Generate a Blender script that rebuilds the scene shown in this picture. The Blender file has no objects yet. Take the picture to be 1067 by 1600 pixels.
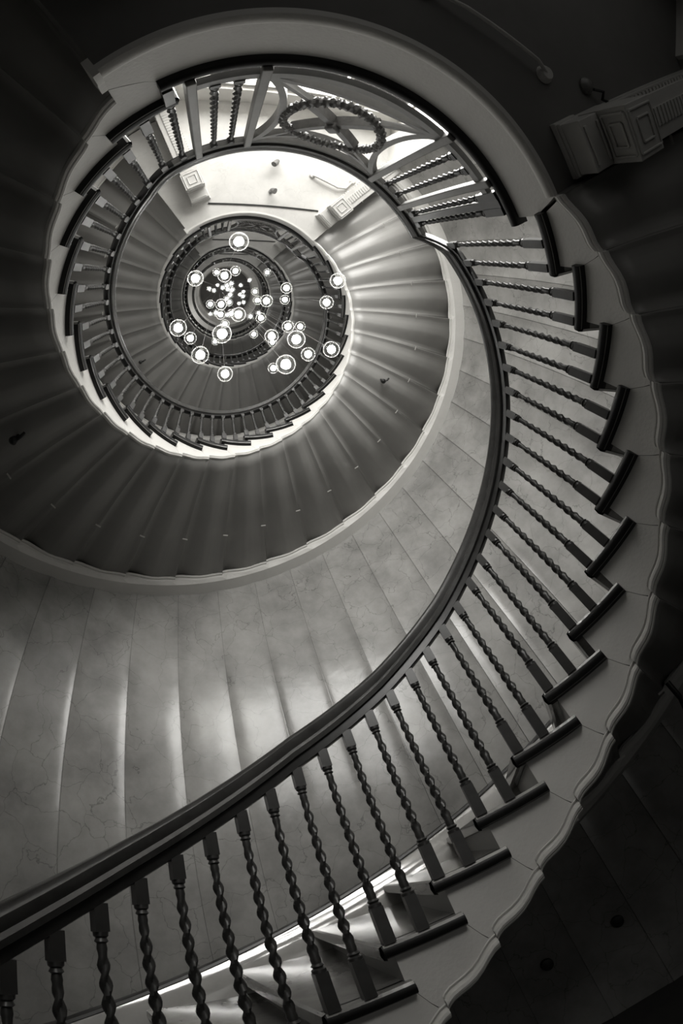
import bpy, bmesh, math, random
from mathutils import Vector, Matrix
random.seed(7)
sc = bpy.context.scene
COL = sc.collection
PI = math.pi
rad = math.radians

# ------------------------------------------------------------------ camera
CAMX, CAMY = -0.38289, -0.31122
cd = bpy.data.cameras.new('camera')
cam = bpy.data.objects.new('camera', cd); COL.objects.link(cam); sc.camera = cam
cd.type = 'PANO'
cd.sensor_fit = 'AUTO'; cd.sensor_width = 36.0
cc = cd
cc.panorama_type = 'FISHEYE_LENS_POLYNOMIAL'
cc.fisheye_fov = rad(220)
cc.fisheye_polynomial_k0 = 0.0
cc.fisheye_polynomial_k1 = -0.07473894715792047
cc.fisheye_polynomial_k2 = -0.0002939273862106879
cc.fisheye_polynomial_k3 = 3.398272408848068e-05
cc.fisheye_polynomial_k4 = -2.6439742234517834e-07
cd.clip_start = 0.02; cd.clip_end = 200
R0 = Vector((0.94975871, -0.09205389, -0.29913955))
R1 = Vector((-0.09205389, 0.83133556, -0.54809421))
R2 = Vector((0.29913955, 0.54809421, 0.78109428))
cm = Matrix((R0, -R1, -R2)).transposed().to_4x4()
cm.translation = (CAMX, CAMY, 0)
cam.matrix_world = cm

# ------------------------------------------------------------------ view / world
sc.view_settings.view_transform = 'Standard'
sc.view_settings.look = 'None'
sc.view_settings.gamma = 1.0
sc.view_settings.exposure = 0.38
sc.view_settings.use_curve_mapping = False
w = bpy.data.worlds.new('world'); sc.world = w; w.use_nodes = True
w.node_tree.nodes['Background'].inputs[0].default_value = (1, .985, .95, 1)
w.node_tree.nodes['Background'].inputs[1].default_value = 0.05
try:
    sc.cycles.use_denoising = True
    sc.cycles.max_bounces = 10
    sc.cycles.diffuse_bounces = 5
    sc.cycles.transparent_max_bounces = 40
    sc.cycles.sample_clamp_indirect = 6
except Exception:
    pass

# ------------------------------------------------------------------ constants
H = 4.3355            # storey
HR = 0.16675          # rise
DL, TL0 = 11.4045, -122.958    # upper flights: pitch (deg) and first cusp
D1, T10 = 11.2, -43.48         # lowest flight
ZC = 1.3965           # soffit of the lowest landing
RI, RW = 1.40, 3.06
BAY_L, BAY_R = -113.0, -51.0

def day_or_fill_light(name, loc, sx, sy, power, tilt=0):
    L = bpy.data.lights.new(name, 'AREA'); L.shape = 'RECTANGLE'; L.size = sx; L.size_y = sy
    L.energy = power; L.color = (1, .985, .95)
    o = bpy.data.objects.new(name, L); COL.objects.link(o); o.location = loc
    o.rotation_euler = (PI/2-tilt, 0, 0)       # faces +y, into the stairwell
    return o
for s, p in ((1, 430), (2, 85), (3, 60), (4, 60)):
    o = day_or_fill_light('day_or_fill_light', (.45, -3.8, ZC+(s-1)*H+2.6), 2.9, 3.2, p, .32)
# added fill lights without fixtures: ground storey, drum and top storey
# fill before the closed ground storey wall, brightens the lowest strings and soffits
o = day_or_fill_light('day_or_fill_light', (.4, -2.85, -.05), 2.2, 2.3, 3.2)
def pt(name, loc, power, r=.3):
    L = bpy.data.lights.new(name, 'POINT'); L.energy = power; L.shadow_soft_size = r; L.color = (1, .985, .95)
    o = bpy.data.objects.new(name, L); COL.objects.link(o); o.location = loc
    return o
pt('drum_fill', (-.15, -.1, 20.2), 16, .05)  # added point light inside the drum to brighten its pale lining
pt('top_storey_fill', (-2.0, 1.2, 16.6), 35, .2)  # added light hidden above the top landing, lifts the drum's lower rim

# ------------------------------------------------------------------ materials
WARM = (1.0, .985, .945)
def mat(name, v, rough=.6, spec=.4, bump=0, scale=8, mottle=0, mscale=2, metal=0, coat=0, cracks=0, twist=0):
    m = bpy.data.materials.new(name); m.use_nodes = True
    nt = m.node_tree; b = nt.nodes['Principled BSDF']
    b.inputs['Base Color'].default_value = (v*WARM[0], v*WARM[1], v*WARM[2], 1)
    b.inputs['Roughness'].default_value = rough
    b.inputs['Specular IOR Level'].default_value = spec
    b.inputs['Metallic'].default_value = metal
    b.inputs['Coat Weight'].default_value = coat
    tc = nt.nodes.new('ShaderNodeTexCoord')
    col = None
    if mottle:
        n = nt.nodes.new('ShaderNodeTexNoise'); n.inputs['Scale'].default_value = mscale; n.inputs['Detail'].default_value = 6
        n.inputs['Roughness'].default_value = .65
        nt.links.new(tc.outputs['Object'], n.inputs['Vector'])
        r = nt.nodes.new('ShaderNodeMapRange'); r.inputs[1].default_value = .3; r.inputs[2].default_value = .7
        r.inputs[3].default_value = 1-mottle; r.inputs[4].default_value = 1+mottle
        nt.links.new(n.outputs['Fac'], r.inputs['Value'])
        mx = nt.nodes.new('ShaderNodeVectorMath'); mx.operation = 'SCALE'
        mx.inputs[0].default_value = (v*WARM[0], v*WARM[1], v*WARM[2])
        nt.links.new(r.outputs[0], mx.inputs['Scale'])
        col = mx.outputs[0]
    if cracks:
        n2 = nt.nodes.new('ShaderNodeTexNoise'); n2.inputs['Scale'].default_value = 3; n2.inputs['Detail'].default_value = 5
        nt.links.new(tc.outputs['Object'], n2.inputs['Vector'])
        mixv = nt.nodes.new('ShaderNodeMix'); mixv.data_type = 'VECTOR'; mixv.inputs[0].default_value = .3
        nt.links.new(tc.outputs['Object'], mixv.inputs[4]); nt.links.new(n2.outputs['Color'], mixv.inputs[5])
        vo = nt.nodes.new('ShaderNodeTexVoronoi'); vo.feature = 'DISTANCE_TO_EDGE'; vo.inputs['Scale'].default_value = 4.6
        nt.links.new(mixv.outputs[1], vo.inputs['Vector'])
        r2 = nt.nodes.new('ShaderNodeMapRange'); r2.inputs[1].default_value = 0; r2.inputs[2].default_value = .011
        r2.inputs[3].default_value = 1-cracks; r2.inputs[4].default_value = 1
        nt.links.new(vo.outputs['Distance'], r2.inputs['Value'])
        m2 = nt.nodes.new('ShaderNodeVectorMath'); m2.operation = 'SCALE'
        if col: nt.links.new(col, m2.inputs[0])
        else: m2.inputs[0].default_value = (v*WARM[0], v*WARM[1], v*WARM[2])
        nt.links.new(r2.outputs[0], m2.inputs['Scale']); col = m2.outputs[0]
    if col: nt.links.new(col, b.inputs['Base Color'])
    if bump:
        n3 = nt.nodes.new('ShaderNodeTexNoise'); n3.inputs['Scale'].default_value = scale; n3.inputs['Detail'].default_value = 5
        nt.links.new(tc.outputs['Object'], n3.inputs['Vector'])
        bp = nt.nodes.new('ShaderNodeBump'); bp.inputs['Strength'].default_value = bump; bp.inputs['Distance'].default_value = .02
        nt.links.new(n3.outputs['Fac'], bp.inputs['Height']); nt.links.new(bp.outputs[0], b.inputs['Normal'])
    return m
M = dict(
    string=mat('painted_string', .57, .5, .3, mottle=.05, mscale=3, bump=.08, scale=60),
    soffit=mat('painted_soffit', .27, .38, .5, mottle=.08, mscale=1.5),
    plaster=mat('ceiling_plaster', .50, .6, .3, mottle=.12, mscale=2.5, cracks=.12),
    dark_shaded_plaster=mat('dark_and_shaded_plaster', .16, .7, .2, mottle=.12, mscale=2),  # dark top ceiling, also the shade painted under the lowest landing
    wall=mat('polished_wall_slab', .26, .20, .42, mottle=.30, mscale=1.8, cracks=.42, bump=.15, scale=5),
    wood=mat('dark_handrail_wood', .018, .28, .5, mottle=.4, mscale=9),
    rail=mat('rail_wood', .05, .25, .5, mottle=.35, mscale=6),
    bal=mat('baluster_wood', .035, .34, .5, mottle=.25, mscale=12),
    iron=mat('dark_ironwork', .13, .4, .5, mottle=.3, mscale=14),
    grey=mat('painted_ironwork', .19, .4, .5, mottle=.15, mscale=8),
    tread=mat('polished_tread', .22, .13, .6, mottle=.3, mscale=4, bump=.05, scale=4),
    nosing=mat('dark_nosing', .006, .45, .3),
    skirt=mat('polished_skirting', .5, .07, 1.0, mottle=.15, mscale=3),
    floor=mat('hall_floor', .06, .5, .3, mottle=.3, mscale=2),
    frame=mat('window_frame_paint', .5, .5, .3),
    mould=mat('moulding_paint', .5, .5, .35, mottle=.06, mscale=8),
    dark=mat('black_fitting', .01, .4, .5),
    metal=mat('steel_clip', .7, .3, .5, metal=.6),
    cord=mat('pendant_cord', .15, .5, .3),
)
M['skirt'].node_tree.nodes['Principled BSDF'].inputs['IOR'].default_value = 1.9
M['tread'].node_tree.nodes['Principled BSDF'].inputs['IOR'].default_value = 1.7
def emis(name, v, st):
    m = bpy.data.materials.new(name); m.use_nodes = True; b = m.node_tree.nodes['Principled BSDF']
    b.inputs['Base Color'].default_value = (.8, .8, .78, 1)
    b.inputs['Emission Color'].default_value = (v, v*.99, v*.965, 1); b.inputs['Emission Strength'].default_value = st
    return m
M['glow'] = emis('frosted_glowing_core', 1, 20)
def globe_glass():
    m = bpy.data.materials.new('clear_globe_glass'); m.use_nodes = True; nt = m.node_tree
    nt.nodes.clear(); out = nt.nodes.new('ShaderNodeOutputMaterial')
    tr = nt.nodes.new('ShaderNodeBsdfTransparent'); tr.inputs[0].default_value = (.93, .93, .92, 1)
    gl = nt.nodes.new('ShaderNodeBsdfGlossy'); gl.inputs['Roughness'].default_value = .04
    tl = nt.nodes.new('ShaderNodeBsdfTranslucent'); tl.inputs[0].default_value = (.7, .7, .68, 1)
    lw = nt.nodes.new('ShaderNodeLayerWeight'); lw.inputs[0].default_value = .35
    r = nt.nodes.new('ShaderNodeMapRange'); r.inputs[1].default_value = .35; r.inputs[2].default_value = .95
    r.inputs[3].default_value = .03; r.inputs[4].default_value = .85
    nt.links.new(lw.outputs['Facing'], r.inputs['Value'])
    no = nt.nodes.new('ShaderNodeTexNoise'); no.inputs['Scale'].default_value = 9; no.inputs['Detail'].default_value = 2
    mm = nt.nodes.new('ShaderNodeMixShader'); mm.inputs[0].default_value = .5
    nt.links.new(gl.outputs[0], mm.inputs[1]); nt.links.new(tl.outputs[0], mm.inputs[2])
    ms = nt.nodes.new('ShaderNodeMixShader')
    nt.links.new(r.outputs[0], ms.inputs[0]); nt.links.new(tr.outputs[0], ms.inputs[1]); nt.links.new(mm.outputs[0], ms.inputs[2])
    nt.links.new(ms.outputs[0], out.inputs[0])
    return m
M['globe'] = globe_glass()
def pane_glass():
    m = bpy.data.materials.new('window_glass'); m.use_nodes = True; nt = m.node_tree
    nt.nodes.clear(); out = nt.nodes.new('ShaderNodeOutputMaterial')
    tr = nt.nodes.new('ShaderNodeBsdfTransparent'); gl = nt.nodes.new('ShaderNodeBsdfGlossy'); gl.inputs['Roughness'].default_value = .02
    ms = nt.nodes.new('ShaderNodeMixShader'); ms.inputs[0].default_value = .05
    nt.links.new(tr.outputs[0], ms.inputs[1]); nt.links.new(gl.outputs[0], ms.inputs[2]); nt.links.new(ms.outputs[0], out.inputs[0])
    return m
M['pane'] = pane_glass()

# ------------------------------------------------------------------ helpers
def P(r, deg, z):
    a = rad(deg); return (r*math.cos(a), r*math.sin(a), z)
class MB:
    def __init__(s): s.v = []; s.f = []
    def grid(s, rows, cu=False, cv=False):
        """rows: list of lists of points; faces between them"""
        b = len(s.v); n = len(rows); k = len(rows[0])
        for r in rows: s.v.extend(r)
        for i in range(n if cu else n-1):
            for j in range(k if cv else k-1):
                a = b+i*k+j; c = b+i*k+(j+1) % k; d = b+((i+1) % n)*k+(j+1) % k; e = b+((i+1) % n)*k+j
                s.f.append((a, c, d, e))
        return b
    def ngon(s, pts):
        b = len(s.v); s.v.extend(pts); s.f.append(tuple(range(b, b+len(pts))))
    def box(s, c, sx, sy, sz, ang=0, org=None):
        ca, sa = math.cos(ang), math.sin(ang); b = len(s.v)
        for dz in (-1, 1):
            for dx, dy in ((-1, -1), (1, -1), (1, 1), (-1, 1)):
                x, y = dx*sx/2, dy*sy/2
                s.v.append((c[0]+ca*x-sa*y, c[1]+sa*x+ca*y, c[2]+dz*sz/2))
        for f in ((0, 3, 2, 1), (4, 5, 6, 7), (0, 1, 5, 4), (1, 2, 6, 5), (2, 3, 7, 6), (3, 0, 4, 7)):
            s.f.append(tuple(b+i for i in f))
    def prism(s, sec0, sec1):
        """closed section swept between two point lists, capped"""
        s.grid([sec0, sec1], cv=True); s.ngon(list(sec0)); s.ngon(list(reversed(sec1)))
    def sweep(s, path, sec, caps=True):
        """path: (r,deg,z) list; sec: closed list of (dr,dz); vertical sections on the cylinder"""
        rows = [[P(r+dr, t, z+dz) for dr, dz in sec] for r, t, z in path]
        s.grid(rows, cv=True)
        if caps: s.ngon(rows[0]); s.ngon(list(reversed(rows[-1])))
    def tube(s, pts, r, n=8):
        pts = [Vector(p) for p in pts]; rows = []
        up = Vector((.123, .31, .94)).normalized()
        for i, p in enumerate(pts):
            t = (pts[min(i+1, len(pts)-1)]-pts[max(i-1, 0)]).normalized()
            a = t.cross(up)
            if a.length < .1: a = t.cross(Vector((1, 0, 0)))
            a.normalize(); b2 = t.cross(a)
            rr = r[i] if isinstance(r, (list, tuple)) else r
            rows.append([tuple(p+a*rr*math.cos(2*PI*k/n)+b2*rr*math.sin(2*PI*k/n)) for k in range(n)])
        s.grid(rows, cv=True); s.ngon(rows[0]); s.ngon(list(reversed(rows[-1])))
    def lathe(s, prof, n=20, c=(0, 0, 0)):
        rows = [[(c[0]+r*math.cos(2*PI*k/n), c[1]+r*math.sin(2*PI*k/n), c[2]+z) for k in range(n)] for r, z in prof]
        s.grid(rows, cv=True); s.ngon(rows[0]); s.ngon(list(reversed(rows[-1])))
    def mesh(s, name, m, smooth=False, mats=None):
        me = bpy.data.meshes.new(name); me.from_pydata(s.v, [], s.f)
        bm = bmesh.new(); bm.from_mesh(me)
        bmesh.ops.remove_doubles(bm, verts=bm.verts, dist=1e-5)
        bmesh.ops.recalc_face_normals(bm, faces=bm.faces)
        if smooth:
            for f in bm.faces: f.smooth = True
            for e in bm.edges:
                if len(e.link_faces) == 2 and e.calc_face_angle(0) > rad(38): e.smooth = False
        bm.to_mesh(me); bm.free(); me.materials.append(m)
        return me
def link(name, me, parent=None, loc=(0, 0, 0), rz=0):
    o = bpy.data.objects.new(name, me); COL.objects.link(o); o.location = loc; o.rotation_euler = (0, 0, rz)
    if parent: o.parent = parent
    return o
def build(mb, name, m, parent=None, smooth=False):
    return link(name, mb.mesh(name, m, smooth), parent)
def bevel(o, wd, seg=2):
    md = o.modifiers.new('bevel', 'BEVEL'); md.width = wd; md.segments = seg; md.limit_method = 'ANGLE'
    return o
def thing(name, label, cat, loc=(0, 0, 0), group=None, rz=0):
    o = bpy.data.objects.new(name, None); COL.objects.link(o); o.location = loc; o.rotation_euler = (0, 0, rz)
    o.empty_display_size = .2
    o['label'] = label; o['category'] = cat
    if group: o['group'] = group
    return o
def tag(o, label, cat, group=None):
    o['label'] = label; o['category'] = cat
    if group: o['group'] = group
    return o
def struct(mb, name, m, smooth=False):
    o = build(mb, name, m, None, smooth); o['kind'] = 'structure'; return o
def frange(a, b, n): return [a+(b-a)*i/(n-1) for i in range(n)]
def interp(pts, x):
    if x <= pts[0][0]: return pts[0][1]
    for (x0, y0), (x1, y1) in zip(pts, pts[1:]):
        if x <= x1: return y0+(y1-y0)*(x-x0)/(x1-x0)
    return pts[-1][1]

# ------------------------------------------------------------------ the shaft wall (tall polished slabs)
mb = MB(); NP = 40; off = 110.3
def wall_r(t):
    u = ((t-off) % 9.0)/9.0
    r = RW+.012*(1-abs(2*u-1)**4)           # each slab bows very slightly
    if u < .007 or u > .993: r += .012
    return r
zs = [-1.9, 0, 3, 6, 9, 12, 15, 18.2]
cols = []
t = BAY_R
while t <= 360+BAY_L+.001:
    cols.append(t); 
    k = round((t-off)/9.0)
    t += .5
extra = []
for k in range(-60, 60):
    for e in (-.07, -.05, .05, .07):
        x = off+9*k+e
        if BAY_R < x < 360+BAY_L: extra.append(x)
cols = sorted(cols+extra)
mb.grid([[P(wall_r(t), t, z) for t in cols] for z in zs])
# lowest storey closes all the way round under the landing
struct(mb, 'wall_left', M['wall'], True)

# bay walls and windows
WX0, WX1 = -1.0, 1.95
YB = -3.05
for s in range(0, 5):
    zb = ZC+(s-1)*H
    zf = zb+.33                     # landing floor
    top = zb+H if s else ZC
    if s == 0: zf = -1.9
    mb = MB()
    xl, yl = P(RW, BAY_L, 0)[:2]; xr, yr = P(RW, BAY_R, 0)[:2]
    mb.box(((xl-1.6)/2-.05, YB-.15+.0, (zf+top)/2), abs(xl+1.6) if False else .9, .3, top-zf)
    o = None
    mb = MB()
    wz0, wz1 = zf+.32, top-.38
    def wbox(x0, x1, z0, z1): mb.box(((x0+x1)/2, YB-.1, (z0+z1)/2), x1-x0, .2, z1-z0)
    if s == 0:
        wbox(xl-.5, xr+.9, zf, top)
    else:
        wbox(xl-.5, WX0, zf, top); wbox(WX1, xr+.9, zf, top)
        wbox(WX0, WX1, zf, wz0); wbox(WX0, WX1, wz1, top)
    struct(mb, 'wall_back', M['string'])
    mb = MB()                       # short return walls between the round wall and the bay wall
    for (x, y), sx in (((xl, yl), -1), ((xr, yr), 1)):
        mb.box((x+sx*.1, (y+YB)/2-.02, (zf+top)/2), .2, abs(y-YB)+.08, top-zf)
    struct(mb, 'wall_right', M['string'])
    if s:
        mb = MB()
        for x in (WX0+.03, WX1-.03): mb.box((x, YB-.1, (wz0+wz1)/2), .06, .1, wz1-wz0)
        for x in (WX0+(WX1-WX0)/3, WX0+2*(WX1-WX0)/3): mb.box((x, YB-.1, (wz0+wz1)/2), .05, .08, wz1-wz0)
        for z in (wz0+.03, wz1-.03, wz0+(wz1-wz0)*.66): mb.box(((WX0+WX1)/2, YB-.1, z), WX1-WX0, .09, .05)
        f = struct(mb, 'window_%d' % s, M['frame'])
        g = MB(); g.box(((WX0+WX1)/2, YB-.12, (wz0+wz1)/2), WX1-WX0-.02, .008, wz1-wz0-.02)
        build(g, 'pane', M['pane'], f)

# ground floor of the hall
mb = MB(); mb.box((0, -.3, -1.95), 8, 8, .1); struct(mb, 'floor', M['floor'])

# ------------------------------------------------------------------ steps
SOF = [(0, 0), (1.2, -.010), (2.5, -.030), (4, -.058), (5.5, -.080), (7, -.094), (8.5, -.103), (9.8, -.112), (10.8, -.126), (11.3, -.138)]
def step_meshes(D, trunc=None):
    k = D/11.3
    low = [(a*k, z) for a, z in SOF]
    if trunc:
        low = [p for p in low if p[0] < trunc-.3]+[(trunc, interp([(a*k, z) for a, z in SOF], trunc))]
        jl = [(trunc+.001, -.158), (D+1.9, -.06), (D+3.4, -.02), (D+4.2, 0)]
    else:
        jl = [(D+.001, -.150), (D+1.8, -.0875), (D+3.4, -.0145), (D+4.2, .004)]
    lower = low+jl
    upper = [(0, .003), (1.8, .075), (3.4, .148), (D+4.2, .148)]
    A = sorted(set([0.05, .45, .9, 1.8, 2.6, 3.4, 5*k, 6*k, 9.2*k]+[round(p[0], 4) for p in lower if p[0] > 0]))
    def radial(r): return .123*(r-RI)/1.5
    mb = MB(); lo = []; up = []
    R_in, R_out = RI, RW-.02
    sides = {}
    ep = trunc or D
    def dip(a, r):                         # the slab's ogee deepens away from the string
        z = interp(lower, a)
        if a <= ep+.0005:
            ln = -HR*a/D; amp = 1+1.1*min(1, (r-RI)/.35)
            if a > 10.7*k: amp = 1+(amp-1)*max(0, (ep-a)/(ep-10.7*k+1e-6))
            return ln+(z-ln)*amp-radial(r)
        return z-radial(r)*.6
    for r in (R_in, 1.55, 1.80, R_out):
        L_ = [P(r, a, dip(a, r)) for a in A]
        U_ = [P(r, a, interp(upper, a)) for a in A]
        sides[r] = (L_, U_)
    for r in (R_in, R_out): mb.grid([sides[r][0], sides[r][1]])
    mb.grid([sides[R_in][0], sides[1.55][0], sides[1.80][0], sides[R_out][0]]); mb.grid([sides[R_in][1], sides[R_out][1]])
    mb.grid([[sides[R_in][0][0], sides[R_in][1][0]], [sides[R_out][0][0], sides[R_out][1][0]]])
    mb.grid([[sides[R_in][0][-1], sides[R_in][1][-1]], [sides[R_out][0][-1], sides[R_out][1][-1]]])
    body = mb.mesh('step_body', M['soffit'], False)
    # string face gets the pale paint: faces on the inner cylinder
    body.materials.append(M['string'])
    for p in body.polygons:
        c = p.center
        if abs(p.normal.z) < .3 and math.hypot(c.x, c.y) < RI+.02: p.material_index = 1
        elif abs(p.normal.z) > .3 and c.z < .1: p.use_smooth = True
    # moulded roll along the lower edge of the string
    mb = MB()
    prof = [(.012, -.002), (-.006, -.004), (-.012, .002), (-.012, .007), (-.020, .011), (-.025, .022), (-.022, .034), (-.012, .041), (.001, .043), (.001, .049), (-.006, .050), (-.008, .055), (.004, .060), (.012, .060)]
    aa = []
    for p, q in zip(low, low[1:]):
        for i in range(2): aa.append(p[0]+(q[0]-p[0])*i/2)
    aa.append(low[-1][0]); aa = [max(a, .05) for a in aa]
    path = [(RI, a, interp(low, a)) for a in aa]
    mb.sweep(path, prof)
    mould = mb.mesh('string_moulding', M['string'], True)
    # outer bead where the soffit meets the wall band
    mb = MB()
    prof = [(.03, -.006), (-.012, -.008), (-.020, .004), (-.016, .018), (0, .022), (.03, .022)]
    path = [(2.895, a, interp(low, a)-.123-.01) for a in aa]
    mb.sweep(path, prof)
    bead = mb.mesh('wall_bead', M['string'], True)
    # tread
    mb = MB(); a0, a1 = 3.4, D+5.8
    aa = frange(a0, a1, 9)
    sec = [(RI-.035, .150), (RW-.01, .150), (RW-.01, .203), (RI-.035, .203), (RI-.043, .190), (RI-.043, .163)]
    mb.sweep([(0, a, 0) for a in aa], sec)
    tread = mb.mesh('tread', M['tread'], False)
    # return nosing: dark rolled end of the tread
    mb = MB()
    nsec = [(RI+.03, .146), (RI-.026, .147), (RI-.040, .154), (RI-.047, .169), (RI-.046, .186), (RI-.036, .200), (RI+.03, .204)]
    mb.sweep([(0, a, 0) for a in frange(a0-.1, a1+.25, 9)], nsec)
    nose = mb.mesh('return_nosing', M['nosing'], True)
    mb = MB()
    ns = [(a1-.1, .140), (a1+.5, .146), (a1+.75, .17), (a1+.55, .2), (a1-.1, .206)]
    mb.grid([[P(RI-.03, a, z) for a, z in ns], [P(RW-.02, rad(0)+a1+(a-a1)*.5, z) for a, z in ns]], cv=True)
    front = mb.mesh('front_nosing', M['tread'], True)
    # small steel clip on the soffit fold
    mb = MB(); mb.box(P(2.32, .2, -.112), .008, .055, .014, rad(0.0)); clip = mb.mesh('clip', M['metal'])
    return body, mould, bead, tread, nose, front, clip
def make_step(ms, parent, th, z):
    body, mould, bead, tread, nose, front, clip = ms
    b = link('step', body, parent, (0, 0, z), rad(th))
    for nm, me in (('string_moulding', mould), ('wall_bead', bead), ('tread', tread), ('return_nosing', nose), ('front_nosing', front), ('soffit_clip', clip)):
        if me: link(nm, me, b)
    return b

ms1 = step_meshes(D1)
msL = step_meshes(DL)
trunc_a = (-126.7)-(TL0-DL)
msT = step_meshes(DL, trunc_a)
def cusp1(th): return 1.352+.16675*((T10-th)/D1)
def cuspL(th, s): return ZC+(s-1)*H+HR*((TL0-th)/DL+1.03)

names = {0: 'pale scallop edged stone stair flight nearest the camera, sweeping round the right side',
         1: 'second stair flight up, its fluted grey underside fanning across the left and bottom',
         2: 'third stair flight up, a narrow shadowed ring with pale scalloped lower edge',
         3: 'topmost stair flight, small dark ring closest round the central globes'}
flights = {}
for s in range(4):
    fl = thing('stair_flight', names[s], 'stairs', (0, 0, -1.9 if s == 0 else ZC+(s-1)*H), 'stacked curved stair flights')
    flights[s] = fl
    z0 = fl.location.z
    if s == 0:
        for m in range(-6, 12):
            make_step(ms1, fl, T10-D1*(m-11), 1.352+.16675*(m-11)-z0)
    else:
        for k in range(1, 26):
            make_step(msT if k == 1 else msL, fl, TL0-DL*k, ZC+(s-1)*H+HR*(k+1.03)-z0)
    # wall string band under the soffit at the wall, with raking skirting above the treads
    mb = MB(); sk = MB(); cap = MB()
    if s == 0: th0, th1, cz = 150, T10, lambda t: cusp1(t)
    else: th0, th1, cz = TL0-4, TL0-25*DL, (lambda t, s=s: cuspL(t, s))
    n = int(abs(th1-th0)/1.2)
    rows = []
    for t in frange(th0, th1, n):
        u = ((TL0-t) if s else (T10-t)) / (DL if s else D1)
        fr = u-math.floor(u)
        a = (1-fr if True else fr)*11.3
        a = ((math.ceil(u)-u))*11.3
        zin = cz(t)+ (math.ceil(u)-u)*HR + interp(SOF, a)-.123-.03
        zc_ = cz(t)
        rows.append([P(2.90, t, zin-z0), P(2.90, t, zin-z0-.02), P(2.93, t, zc_-.20-z0), P(RW+.03, t, zc_-.235-z0), P(RW+.03, t, zc_+.0-z0), P(2.9, t, zin+.05-z0)])
    mb.grid(rows, cv=True)
    build(mb, 'wall_string', M['string'], fl)
    d0 = .37-.0835
    path = [(RW-.0, t, cz(t)+d0+.12-z0) for t in frange(th0, th1, n)]
    sk.sweep(path, [(.02, -.30), (-.100, -.30), (-.088, -.06), (-.030, .12), (-.022, .14), (.02, .14)])
    build(sk, 'skirting', M['skirt'], fl, True)
    cap.sweep(path, [(.02, .138), (-.03, .138), (-.042, .146), (-.036, .164), (-.012, .174), (.02, .176)])
    build(cap, 'skirting_cap', M['bal'], fl, True)

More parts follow.
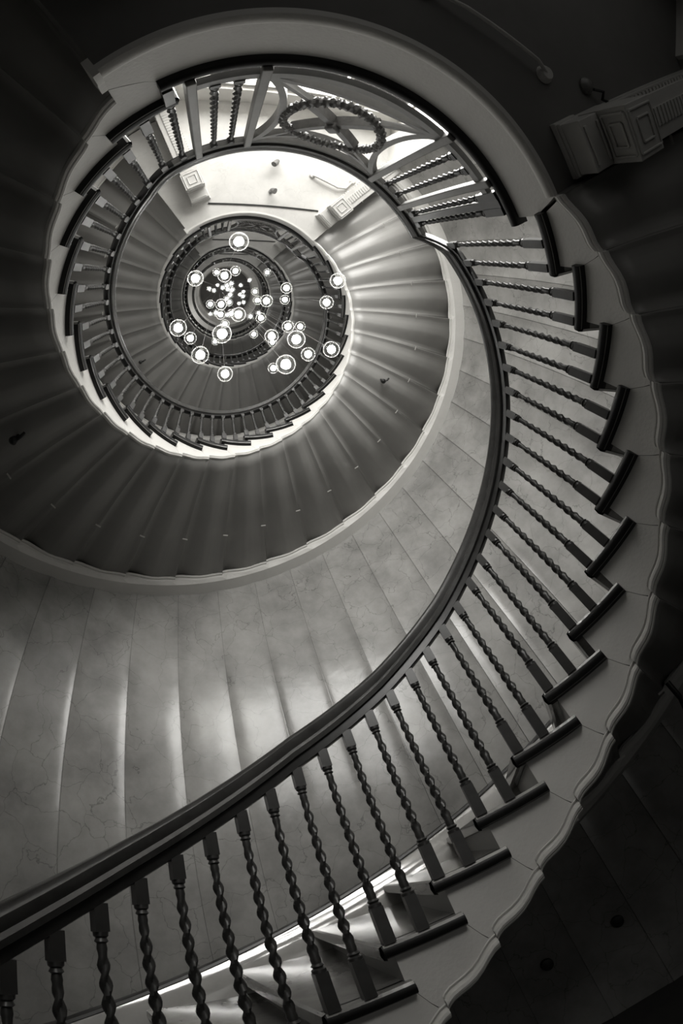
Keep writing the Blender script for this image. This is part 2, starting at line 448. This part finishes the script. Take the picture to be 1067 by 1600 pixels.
# ------------------------------------------------------------------ landings
ZB = .316    # soffit to underside of landing nosing
def landing(s):
    z = ZC+(s-1)*H
    ts = T10 if s == 1 else TL0-25*DL+360
    lab = {1: 'lowest curved stair landing with deep pale edge and dark underside across the top',
           2: 'second stair landing up with a bright window lit ceiling under it',
           3: 'third stair landing up, a pale curved edge above the second landing',
           4: 'topmost stair landing, small dark curved edge near the hanging globes'}[s]
    L = thing('stair_landing', lab, 'landing', (0, 0, z), 'stacked stair landings')
    mb = MB()
    te = -126.7
    ths = frange(te, ts, 40)
    # soffit and floor: fan from the well out to the bay
    def outer(t):
        if BAY_L < t < BAY_R:
            return min((YB-.02)/math.sin(rad(t)), 9)
        return RW-.01
    A = sorted(set([round(t, 3) for t in ths]+[BAY_L-.01, BAY_L+.01, BAY_R-.01, BAY_R+.01]))
    rows = []
    for r_ in (0, .25, 1):
        rows.append([P(RI+(outer(t)-RI)*r_, t, 0) for t in A])
    bb = MB(); bb.grid(rows)
    top = [[(x, y, zz+ZB+.02) for x, y, zz in rr] for rr in rows]
    bb.grid([[P(RI, te, 0), P(RI, te, ZB+.02)], [P(RW-.01, te, 0), P(RW-.01, te, ZB+.02)]])
    bb.grid([[P(RI+.01, ts, -.05), P(RI+.01, ts, ZB+.02)], [P(RW-.01, ts, -.19), P(RW-.01, ts, ZB+.02)]])
    build(bb, 'landing_soffit', M['plaster'] if s > 1 else M['dark_shaded_plaster'], L)  # lowest landing: shade put into the colour as a darker plaster
    fb = MB(); fb.grid(top); build(fb, 'landing_floor', M['tread'], L)
    # string face with slanting joints at both ends
    lo = [(te, 0), (ts, 0), (ts+1.8, .075), (ts+3.4, .148), (ts+4.2, .17)]
    up = [(te, .176), (te+5.64, .2765), (te+7.1, ZB), (ts+4.2, ZB)]
    AA = sorted(set([p[0] for p in lo]+[p[0] for p in up]+frange(te, ts, 44)))
    mb.grid([[P(RI, a, interp(lo, a)) for a in AA], [P(RI, a, interp(up, a)) for a in AA]])
    mb.grid([[P(RI, a, interp(lo, a)) for a in AA], [P(RI+.25, a, interp(lo, a)+.001) for a in AA]])
    build(mb, 'landing_string', M['string'], L)
    prof = [(.012, -.002), (-.014, -.004), (-.028, .006), (-.034, .024), (-.028, .042), (-.012, .050), (-.006, .056), (-.006, .066), (.012, .066)]
    mb = MB(); mb.sweep([(RI, a, 0) for a in frange(te, ts, 60)], prof); build(mb, 'string_moulding', M['string'], L, True)
    # end block at the foot of the next flight
    mb = MB(); mb.sweep([(RI, a, .0) for a in (te-1.1, te)], [(.05, -.004), (-.03, -.006), (-.036, .03), (-.03, .07), (-.012, .085), (-.008, .165), (.05, .165)])
    build(mb, 'end_block', M['string'], L, True)
    # dark nosing round the edge
    nsec = [(.05, -.003), (-.024, -.002), (-.036, .004), (-.043, .018), (-.042, .036), (-.032, .050), (.05, .054)]
    mb = MB(); mb.sweep([(RI, a, ZB) for a in frange(-119.4, ts+5.8, 50)], nsec); build(mb, 'edge_nosing', M['nosing'], L, True)
    # thin bead across the mouth of the bay ceiling
    mb = MB()
    for y, zz in ((-1.50, -.010),) if s > 1 else ():
        mb.prism([(-.57, y, zz), (-.57, y-.022, zz), (-.57, y-.022, .01), (-.57, y, .01)], [(.96, y+.02, zz), (.96, y-.002, zz), (.96, y-.002, .01), (.96, y+.02, .01)])
    if s > 1: build(mb, 'ceiling_bead', M['wood'], L)
    # corbelled beams each side of the bay
    for (p0, p1, ang, ln) in (((-.77, -1.50), (-.57, -1.58), rad(-114.5), 1.55), ((.95, -1.42), (1.12, -1.25), rad(-47), 1.55)):
        if s == 1 and p0[0] > 0: p0, p1, ang = (.93, -1.27), (1.13, -1.12), rad(-44)
        mx, my = (p0[0]+p1[0])/2, (p0[1]+p1[1])/2
        dx, dy = math.cos(ang), math.sin(ang)
        def at(u): return (mx+dx*u, my+dy*u)
        beam = MB()
        def bx(m_, u0, u1, wdt, z0, z1):
            c = at((u0+u1)/2); m_.box((c[0], c[1], (z0+z1)/2), u1-u0, wdt, z1-z0, ang)
        W_ = .25
        bx(beam, .34, ln, W_*.8, -.20, 0); bx(beam, .34, ln, W_*.98, -.10, -.06); bx(beam, .34, ln, W_, -.04, 0)
        bx(beam, .34, ln, W_*.9, -.235, -.205)
        bm_o = build(beam, 'beam', M['mould'], L)
        c1 = MB(); bx(c1, 0, .15, W_, -.15, 0); bx(c1, -.015, .15, W_+.03, -.03, 0); bx(c1, -.008, .15, W_+.015, -.05, -.03)
        # underside panel frame
        for q in (.025, .125): bx(c1, q-.008, q+.008, W_-.06, -.16, -.15)
        bevel(build(c1, 'corbel', M['mould'], L), .004)
        c2 = MB(); bx(c2, .15, .38, W_+.01, -.30, 0)
        # square panel of nested rings on the face towards the well and on the underside
        for q in (.10, .055):
            for sg in (-1, 1):
                c = at(.145); px, py = -dy, dx
                c2.box((c[0]+px*sg*q, c[1]+py*sg*q, -.225), .012, .012, .12*q/.10, ang)
                bx(c2, .265+sg*q-.006, .265+sg*q+.006, q*2, -.308, -.298)
                cu = at(.265); c2.box((cu[0]+px*sg*q, cu[1]+py*sg*q, -.303), q*2, .012, .01, ang)
            for zz in (-.225-.06*q/.10, -.225+.06*q/.10): c2.box((c[0], c[1], zz), .012, q*2, .012, ang)
        bevel(build(c2, 'corbel', M['mould'], L), .004)
        dn = MB()
        k = 0; u = .42
        bx(dn, .42, ln-.03, W_*.36, -.241, -.233)
        for sg in (-1, 1):
            c = at((.42+ln-.03)/2); dn.box((c[0]-dy*sg*W_*.42, c[1]+dx*sg*W_*.42, -.15), ln-.45, .03, .03, ang)
        bx(dn, .40, .43, W_*.88, -.243, -.13)
        while u < ln-.03:
            for sg in (-1, 1):
                c = at(u); dn.box((c[0]-dy*sg*W_*.44, c[1]+dx*sg*W_*.44, -.15), .02, .03, .045, ang)
            bx(dn, u-.009, u+.009, W_*.36, -.247, -.235)
            u += .04
        build(dn, 'dentils', M['mould'], L)
    return L
for s in range(1, 5): landing(s)

# ------------------------------------------------------------------ handrails
def railoff(s, t):
    if s == 0: return interp([(-60, 1.375), (60, 1.365), (80, 1.40), (101, 1.465), (131, 1.49), (170, 1.50)], t)
    return 1.37
RR = 1.378
rail_sec = [(-.040, -.108), (-.028, -.112), (-.020, -.098), (.020, -.098), (.028, -.112), (.040, -.108), (.046, -.085), (.038, -.068), (.048, -.048), (.050, -.025), (.040, -.008), (.020, 0), (-.020, 0), (-.040, -.008), (-.050, -.025), (-.048, -.048), (-.038, -.068), (-.046, -.085)]
sub_sec = [(-.022, -.152), (-.014, -.156), (.014, -.156), (.022, -.152), (.024, -.096), (-.024, -.096)]
def baluster_mesh(Lt):
    """twisted shaft standing on z=0, length Lt"""
    mb = MB(); n = 20; rows = []
    prof = [(0, .026), (.012, .026), (.018, .018), (.026, .024), (.034, .017), (.05, .019)]
    for z, r in prof: rows.append([(r*math.cos(2*PI*k/n), r*math.sin(2*PI*k/n), z) for k in range(n)])
    z = .06; N = int((Lt-.12)/.012)
    for i in range(N+1):
        z = .06+(Lt-.12)*i/N; ph = z*2*PI/.115
        e = min(1, i/3, (N-i)/3)
        taper = 1-.18*(i/N)
        rows.append([((.0168+.0062*e*math.cos(2*(2*PI*k/n-ph/1)))*taper*math.cos(2*PI*k/n), (.0168+.0062*e*math.cos(2*(2*PI*k/n-ph)))*taper*math.sin(2*PI*k/n), z) for k in range(n)])
    for z, r in [(Lt-.05, .016), (Lt-.034, .014), (Lt-.028, .021), (Lt-.018, .016), (Lt-.012, .022), (Lt, .023)]:
        rows.append([(r*math.cos(2*PI*k/n), r*math.sin(2*PI*k/n), z) for k in range(n)])
    mb.grid(rows, cv=True); mb.ngon(rows[0]); mb.ngon(list(reversed(rows[-1])))
    return mb.mesh('baluster', M['bal'], True)
SH = {}
def shaft(Lt):
    key = round(Lt/.01)*.01
    if key not in SH: SH[key] = baluster_mesh(key)
    return SH[key]
BL = {}
def block(hh, wdt):
    key = (round(hh, 3), wdt)
    if key not in BL:
        mb = MB(); mb.box((0, 0, hh/2), wdt, wdt, hh)
        b = wdt/2*.62
        me = mb.mesh('block', M['bal']); BL[key] = me
    return BL[key]
def baluster(parent, th, z0, z1, bot=.15, topb=.085, r=RR):
    """z0 tread top, z1 underside of rail; returns the shaft with its two blocks"""
    x, y, _ = P(r, th, 0)
    Lt = z1-z0-bot-topb
    sh = link('baluster', shaft(Lt), parent, (x, y, z0+bot), rad(th))
    sh.scale.z = Lt/(round(Lt/.01)*.01)
    a = link('base_block', block(bot, .047), sh, (0, 0, -bot/sh.scale.z)); a.scale.z = 1/sh.scale.z
    c = link('top_block', block(topb, .043), sh, (0, 0, Lt/sh.scale.z)); c.scale.z = 1/sh.scale.z
    return sh
labs = {0: 'dark balustrade with twisted balusters sweeping from bottom left up the right side',
        1: 'twisted baluster railing ringing the left and lower side of the second flight',
        2: 'small dark baluster railing around the third turn of the stairs',
        3: 'tiny dark railing around the topmost turn of the stairs'}
ZR = 2.80-ZC      # underside of landing rail above the landing soffit
for s in range(4):
    base = -1.9 if s == 0 else ZC+(s-1)*H
    B = thing('stair_balustrade', labs[s], 'railing', (0, 0, base), 'balustrades of the stair flights')
    if s == 0:
        th0, thN, cz, D, c0 = 172, T10+5.5, cusp1, D1, T10
    else:
        th0, thN, cz, D, c0 = -121.5, TL0-25*DL+5.5, (lambda t, s=s: cuspL(t, s)), DL, TL0
    zl = ZC+s*H+ZR+.108      # top of the rail on the landing ahead
    path = []
    for t in frange(th0, thN, int(abs(th0-thN)/1.5)+1):
        z = cz(t)+railoff(s, t)
        if s and t > -132:
            e = (t+132)/10.5; z = z*(1-e)+(ZC+(s-1)*H+ZR+.108)*e
        q = (t-thN)
        if q < 7.5:                      # ramp up to the level rail
            e = 1-q/7.5; e = e*e; z = z*(1-e)+zl*e
        path.append((RR, t, z-base))
    mb = MB(); mb.sweep(path, rail_sec); build(mb, 'handrail', M['rail'], B, True)
    mb = MB(); mb.sweep(path, sub_sec); build(mb, 'fillet_rail', M['wood'], B, True)
    rng = range(-6, 12) if s == 0 else range(0, 26)
    def railz(t):
        for (r0, t0, zz0), (r1, t1, zz1) in zip(path, path[1:]):
            if t1 <= t <= t0: return zz0+(zz1-zz0)*(t0-t)/(t0-t1)
        return None
    for m in rng:
        thm = T10-D1*(m-11) if s == 0 else TL0-DL*m
        zm = (1.352+.16675*(m-11)) if s == 0 else ZC+(s-1)*H+HR*(m+1.03)
        if (s == 0 and m == 11) or (s and m == 25): continue
        for dt in (4.5, -1.1):
            t = thm+dt
            zr = railz(t)
            if zr is None: continue
            baluster(B, t, zm+.370-base, zr-.15)

# ------------------------------------------------------------------ landing guards
def flatbar(mb, pts, hw, r0, r1):
    """bar bent to the cylinder: pts are (deg, z); hw half width in the plane, r0..r1 its depth"""
    rows = []
    for i, (t, z) in enumerate(pts):
        t0, z0 = pts[max(i-1, 0)]; t1, z1 = pts[min(i+1, len(pts)-1)]
        du, dv = rad(t1-t0)*RI, z1-z0; l = math.hypot(du, dv) or 1
        nu, nv = -dv/l*hw, du/l*hw; dt = math.degrees(nu/RI)
        rows.append([P(r0, t-dt, z-nv), P(r0, t+dt, z+nv), P(r1, t+dt, z+nv), P(r1, t-dt, z-nv)])
    mb.grid(rows, cv=True); mb.ngon(rows[0]); mb.ngon(list(reversed(rows[-1])))
def wreath(s, L, tc, zc_, R):
    def pt2(u, v, r=RI): return P(r, tc+math.degrees(u/RI), zc_+v)
    mb = MB(); rows = []; rw = random.Random(5)
    for k in range(216):
        a = 2*PI*k/216; row = []
        for j in range(10):
            b = 2*PI*j/10; q = .026+.005*math.sin(a*44+b*2)+.004*math.sin(a*61-b*3)+rw.uniform(-.003, .003)
            row.append(pt2((R+q*math.cos(b))*math.cos(a), (R+q*math.cos(b))*math.sin(a), RI-.035+q*math.sin(b)))
        rows.append(row)
    mb.grid(rows, cu=True, cv=True)
    build(mb, 'leaf_wreath', M['iron'], L, True)
    for sg in (-1, 1):
        mb = MB(); e = R*.70
        flatbar(mb, [(tc+math.degrees(q*e/RI), zc_+sg*q*e) for q in frange(-1, 1, 13)], .021, RI-.045, RI+.02)
        build(mb, 'cross_bar', M['iron'], L)
    mb = MB(); mb.box((0, 0, 0), .075, .075, .05, PI/4)
    o = build(mb, 'boss', M['iron'], L); bevel(o, .012)
    o.location = pt2(0, 0, RI-.05); o.rotation_euler = (0, PI/2, rad(tc))
def guard(s):
    zb = ZC+(s-1)*H; ts = T10 if s == 1 else TL0-25*DL+360
    lab = {1: 'ornate landing guard with leaf wreath and crossed bars at the top',
           2: 'smaller ornate landing guard with wreath and tracery above the second landing',
           3: 'tiny landing guard with tracery on the third landing up',
           4: 'topmost tiny landing guard around the opening'}[s]
    G = thing('landing_guard', lab, 'railing', (0, 0, zb), 'ornate landing guards')
    zf = ZB+.056; zt = ZR
    te = -121.5; tS = ts+5.5
    ext = (-121.5, tS)
    if s == 4: ext = (-121.5, 238.5)
    mb = MB(); n = int((ext[1]-ext[0])/1.5)
    path = [(RR, t, zt+.108) for t in frange(ext[0], ext[1], n)]
    mb.sweep(path, rail_sec); build(mb, 'handrail', M['rail'], G, True)
    mb = MB(); mb.sweep([(RR, t, zt-.02) for t in frange(ext[0], ext[1], n)], [(-.018, -.02), (.018, -.02), (.022, .02), (-.022, .02)]); build(mb, 'upper_rail', M['grey'], G, True)
    mb = MB(); mb.sweep([(RR, t, zf+.075) for t in frange(-115, tS-4, n)], [(-.018, -.022), (.018, -.022), (.018, .022), (-.018, .022)]); build(mb, 'lower_rail', M['grey'], G, True)
    posts = [-114.2, -100.5, -62, -49]
    for t in posts:
        mb = MB(); mb.sweep([(RR-.012, t-1.0, 0), (RR-.012, t+1.0, 0)], [(-.03, zf-.02), (.03, zf-.02), (.03, zt+.03), (-.03, zt+.03)])
        bevel(build(mb, 'post', M['grey'], G), .006)
    for t in (-109.6, -105.0, -57.6, -53.2):
        baluster(G, t, zf+.095, zt-.04, .03, .03)
    for t in (-118.3,):
        baluster(G, t, zf+.0, zt-.0, .15, .085)
    if s == 1:
        for t in (-45.6, -41.6):
            baluster(G, t, zf, zt, .16, .085)
        mb = MB(); mb.sweep([(RR-.0, -44.6, 0), (RR-.0, -42.6, 0)], [(-.02, zf), (.03, zf), (.03, zt), (-.02, zt)])
        build(mb, 'flat_post', M['bal'], G)
    # tracery: four bars bowed in towards the wreath, with straight stays from the corners
    tc = -81.4; R = .295; zlo, zhi = zf+.085, zt-.045; zc_ = .945
    tl, tr = -99.6, -62.9
    def bow(p, q, du, dv, n=19):
        out = []
        for k in range(n):
            f = k/(n-1); e = 4*f*(1-f); e = e**.8
            out.append((p[0]+(q[0]-p[0])*f+du*e, p[1]+(q[1]-p[1])*f+dv*e))
        return out
    for p, q, du, dv, hw in (((tl, zlo), (tl, zhi), 5.2, 0, .019), ((tr, zlo), (tr, zhi), -5.2, 0, .019),
                             ((tl, zlo), (tr, zlo), 0, .105, .014), ((tl, zhi), (tr, zhi), 0, -.125, .014)):
        mb = MB(); flatbar(mb, bow(p, q, du, dv), hw, RI-.04, RI+.015); build(mb, 'tracery_arc', M['grey'], G)
    for tp, sg in ((tl, 1), (tr, -1)):
        for z0_, sv in ((zlo, 1), (zhi, -1)):
            mb = MB(); flatbar(mb, [(tp, z0_), (tp+sg*math.degrees(.245/RI), zc_-sv*.235)], .012, RI-.035, RI+.0)
            build(mb, 'tracery_bar', M['grey'], G)
    wreath(s, G, tc, zc_, R)
for s in range(1, 5): guard(s)

# ------------------------------------------------------------------ top of the shaft: round opening, pale drum, dark ceiling
mb = MB(); n = 96
mb.grid([[P(r, 360*k/n, z) for k in range(n)] for r, z in ((3.4, 17.75), (1.46, 17.75), (1.40, 17.72), (1.37, 17.8), (1.40, 17.9), (1.40, 22.6))], cv=True)
struct(mb, 'ceiling', M['string'], True)
mb = MB(); mb.grid([[P(r, 360*k/n, 22.6-.0*r) for k in range(n)] for r in (0.01, 1.45)], cv=True)
struct(mb, 'ceiling_upper', M['dark_shaded_plaster'])

# ------------------------------------------------------------------ hanging globe lights
GL = [(-0.24, -0.67, 3.139), (-0.597, -0.398, 3.74), (-0.321, -0.438, 4.485), (-0.148, -0.546, 5.857), (-0.427, -0.594, 7.652), (0.557, -0.611, 7.911), (0.499, -0.505, 11.607), (0.296, -0.355, 12.585), (-0.419, -0.374, 13.827), (-0.651, -0.266, 11.703), (-0.518, -0.201, 12.652), (0.481, -0.307, 5.097), (0.601, -0.126, 5.882), (0.702, -0.41, 3.588), (0.751, -0.175, 4.087), (0.175, -0.146, 4.634), (0.276, -0.078, 6.769), (0.33, -0.216, 7.881), (-0.728, 0.027, 3.399), (-0.713, 0.281, 4.634), (-0.536, 0.251, 3.25), (-0.321, 0.523, 3.67), (-0.354, 0.051, 3.015), (-0.45, 0.831, 8.178), (-0.268, 0.326, 6.753), (-0.179, -0.026, 4.021), (-0.162, 0.151, 6.783), (-0.347, -0.081, 5.188), (-0.521, -0.016, 6.858), (-0.168, 0.002, 7.908), (-0.181, -0.005, 10.045), (-0.113, -0.122, 9.427), (-0.066, -0.393, 10.107), (-0.191, -0.337, 9.479), (-0.27, -0.286, 11.669), (-0.048, -0.231, 10.074), (-0.105, -0.225, 12.613), (0.457, -0.138, 13.673), (0.345, -0.035, 13.668), (0.319, -0.025, 11.543), (0.317, 0.267, 13.609), (0.399, 0.188, 12.462), (-0.348, 0.108, 5.984), (-0.433, 0.268, 8.819), (-0.633, 0.535, 12.503), (-0.141, 0.451, 10.663), (0.373, 0.396, 9.246), (0.229, 0.142, 5.661), (0.69, 0.403, 10.555), (0.251, 0.545, 6.956), (0.186, 0.219, 4.136), (0.535, 0.638, 6.548), (0.453, 0.166, 4.659), (0.783, 0.249, 5.517), (0.247, 0.112, 3.098), (0.542, 0.377, 3.885), (0.609, 0.221, 3.288), (0.119, 0.267, 2.812), (0.374, 0.816, 5.226)]
GR = .075
mb = MB(); n = 28; rows = []
for i in range(1, 16):
    a = PI*i/16; rows.append([(GR*math.sin(a)*math.cos(2*PI*k/n), GR*math.sin(a)*math.sin(2*PI*k/n), GR*math.cos(a)) for k in range(n)])
mb.grid(rows, cv=True); mb.ngon(rows[0]); mb.ngon(list(reversed(rows[-1]))); globe_me = mb.mesh('glass_globe', M['globe'], True)
mb = MB(); rows = []
rc = random.Random(3)
for i in range(1, 12):
    a = PI*i/12
    rows.append([(lambda q: (q*math.sin(a)*math.cos(2*PI*k/20), q*math.sin(a)*math.sin(2*PI*k/20), q*math.cos(a)*.95))(GR*.50*(1+.10*rc.uniform(-1, 1))) for k in range(20)])
mb.grid(rows, cv=True); mb.ngon(rows[0]); mb.ngon(list(reversed(rows[-1]))); core_me = mb.mesh('lamp_core', M['glow'], True)
mb = MB(); mb.lathe([(.011, .070), (.011, .092), (.006, .098)], 10); cap_me = mb.mesh('cord_cap', M['metal'], True)
order = sorted(range(len(GL)), key=lambda i: GL[i][2])
CX, CY = -.06, -.05
def hour(x, y):
    a = math.degrees(math.atan2(x-CX, -(y-CY))) % 360
    return int(round(a/30)) % 12 or 12
by = {}
for i, (x, y, z) in enumerate(GL):
    # clock position as seen in the picture, from the middle of the top ring
    u, v = (x-CAMX)/z, (y-CAMY)/z
    u0, v0 = .02, -.0
    a = math.degrees(math.atan2(u-u0, -(v-v0))) % 360
    h = int(round(a/30)) % 12 or 12
    by.setdefault(h, []).append((math.hypot(u-u0, v-v0), i))
HN = 'one two three four five six seven eight nine ten eleven twelve'.split()
ON = 'innermost second third fourth fifth sixth seventh eighth ninth tenth eleventh twelfth thirteenth fourteenth fifteenth sixteenth'.split()
glab = {}
for h, l in by.items():
    l.sort()
    for j, (q, i) in enumerate(l):
        z = GL[i][2]
        size = 'large' if z < 4.2 else 'medium' if z < 7.5 else 'small' if z < 10.5 else 'tiny'
        pos = ON[j]+' from the cluster centre' if j else 'nearest the cluster centre'
        if j and j == len(l)-1: pos = 'outermost'
        if len(l) == 1: pos = 'the only one'
        glab[i] = '%s glowing clear glass globe light, %s at %s o\'clock' % (size, pos, HN[h-1])
for i, (x, y, z) in enumerate(GL):
    t = thing('globe_pendant', glab[i], 'light', (x, y, z), 'clear glass globe pendants')
    r_ = random.uniform(0, 6)
    link('lamp_core', core_me, t, (0, 0, 0), r_); link('glass_globe', globe_me, t); link('cord_cap', cap_me, t)
    c = MB(); c.lathe([(.002, .09), (.002, 22.58-z)], 6); build(c, 'cord', M['cord'], t)

# ------------------------------------------------------------------ small fittings
for th_, zz, lb in ((58.7, -1.22, 'small dark round vent low on the dark wall, bottom right corner'), (69.7, -1.24, 'small dark round vent low on the dark wall, nearer the pale string')):
    m = MB(); m.lathe([(.045, -.01), (.05, .0), (.045, .02), (.02, .025)], 16)
    o = build(m, 'wall_vent', M['dark'], None, True); o.location = P(RW+.0, th_, zz); o.rotation_euler = (0, -PI/2, rad(th_)); tag(o, lb, 'vent')

def stub(x, y, z, ang, ln, label):
    t = thing('ceiling_spotlight', label, 'light', (x, y, z))
    m = MB(); m.lathe([(.03, 0), (.03, -.02), (.012, -.025), (.012, -.08)], 14); build(m, 'base', M['grey'], t, True)
    m = MB(); dx, dy = math.cos(ang), math.sin(ang)
    m.tube([(0, 0, -.08), (dx*ln*.3, dy*ln*.3, -.10), (dx*ln, dy*ln, -.13)], [.03, .036, .042], 14); build(m, 'head', M['iron'], t, True)
stub(.32, -2.16, ZC+H-.002, 2.2, .09, 'small round spotlight on the bright bay ceiling, nearer the window')
stub(.27, -1.72, ZC+H-.002, .5, .05, 'small round spotlight on the bright bay ceiling, nearer the dark bead')
def pipe(pts, r, z, label):
    t = thing('ceiling_pipe', label, 'pipe', (pts[0][0], pts[0][1], z))
    o = Vector((pts[0][0], pts[0][1], 0)); m = MB()
    m.tube([(Vector((a, b, 0))-o+Vector((0, 0, c))) for a, b, c in pts], r, 10); build(m, 'pipe', M['mould'], t, True)
    for q in (0, -1):
        a, b, c = pts[q]; m = MB(); m.lathe([(.045, .02), (.045, -.01), (.03, -.03)], 14, (a-o.x, b-o.y, 0)); build(m, 'flange', M['mould'], t, True)
pipe([(.83, -2.02, -.005), (.85, -2.01, -.05), (.95, -1.97, -.06), (1.06, -1.93, -.06), (1.2, -1.88, -.05), (1.32, -1.89, -.03), (1.42, -2.02, -.01)], .017, ZC+H, 'bent pale pipe along the bright bay ceiling by the right beam')
pipe([(.25, -1.66, -.02), (.41, -1.62, -.05), (.59, -1.585, -.05), (.78, -1.545, -.05), (.86, -1.53, -.02)], .009, ZC, 'straight conduit on the dark underside of the lowest landing')
t = thing('ceiling_camera', 'small dark fitting with curled cable on the landing underside by the corbel', 'camera', (1.13, -1.62, ZC))
m = MB(); m.lathe([(.045, 0), (.045, -.012), (.03, -.03), (.010, -.035)], 16); build(m, 'base', M['iron'], t, True)
m = MB(); m.tube([(.03, .01, -.03), (.08, .0, -.05), (.10, .03, -.03), (.14, .02, -.03), (.17, .0, -.01)], .008, 8); build(m, 'cable', M['dark'], t, True)
def clampfit(x, y, z, label, r=.03):
    t = thing('soffit_sensor', label, 'sensor', (x, y, z))
    m = MB(); m.lathe([(r*.5, .06), (r*.5, -.02), (r, -.03), (r*1.1, -.06), (r*.5, -.075)], 12); build(m, 'body', M['dark'], t, True)
    m = MB(); m.tube([(r, 0, -.03), (r*2.2, -r*.6, -.035), (r*3, -r, -.01)], r*.45, 8); build(m, 'arm', M['dark'], t, True)
def sof(r, th, s):
    u = (TL0-th)/DL; k = math.ceil(u); a = (k-u)*11.3
    return ZC+(s-1)*H+HR*(k+1.03)+interp(SOF, a)-.123*(r-RI)/1.5
def at_soffit(r, th, s): return (r*math.cos(rad(th)), r*math.sin(rad(th)), sof(r, th-360, s)-.03)
clampfit(*at_soffit(1.93, 25.2, 1), 'small black fitting on the grey fluted soffit, right of centre')
clampfit(*at_soffit(2.05, 152.3, 2), 'small black fitting on the third flight soffit, left of the globes')
clampfit(*at_soffit(2.02, 163.6, 1), 'small black fitting on the dark soffit at the left edge')
t = thing('wall_bracket', 'small dark bracket with bent arm under the nearest flight, lower right', 'bracket', P(1.9, 33.3, -.02))
m = MB(); m.lathe([(.016, .1), (.016, -.01), (.01, -.02)], 12); build(m, 'base', M['dark'], t, True)
m = MB(); m.tube([(0, 0, 0), (.02, .03, -.05), (.05, .05, -.07), (.10, .05, -.07)], [.012, .012, .02, .022], 8); build(m, 'arm', M['dark'], t, True)
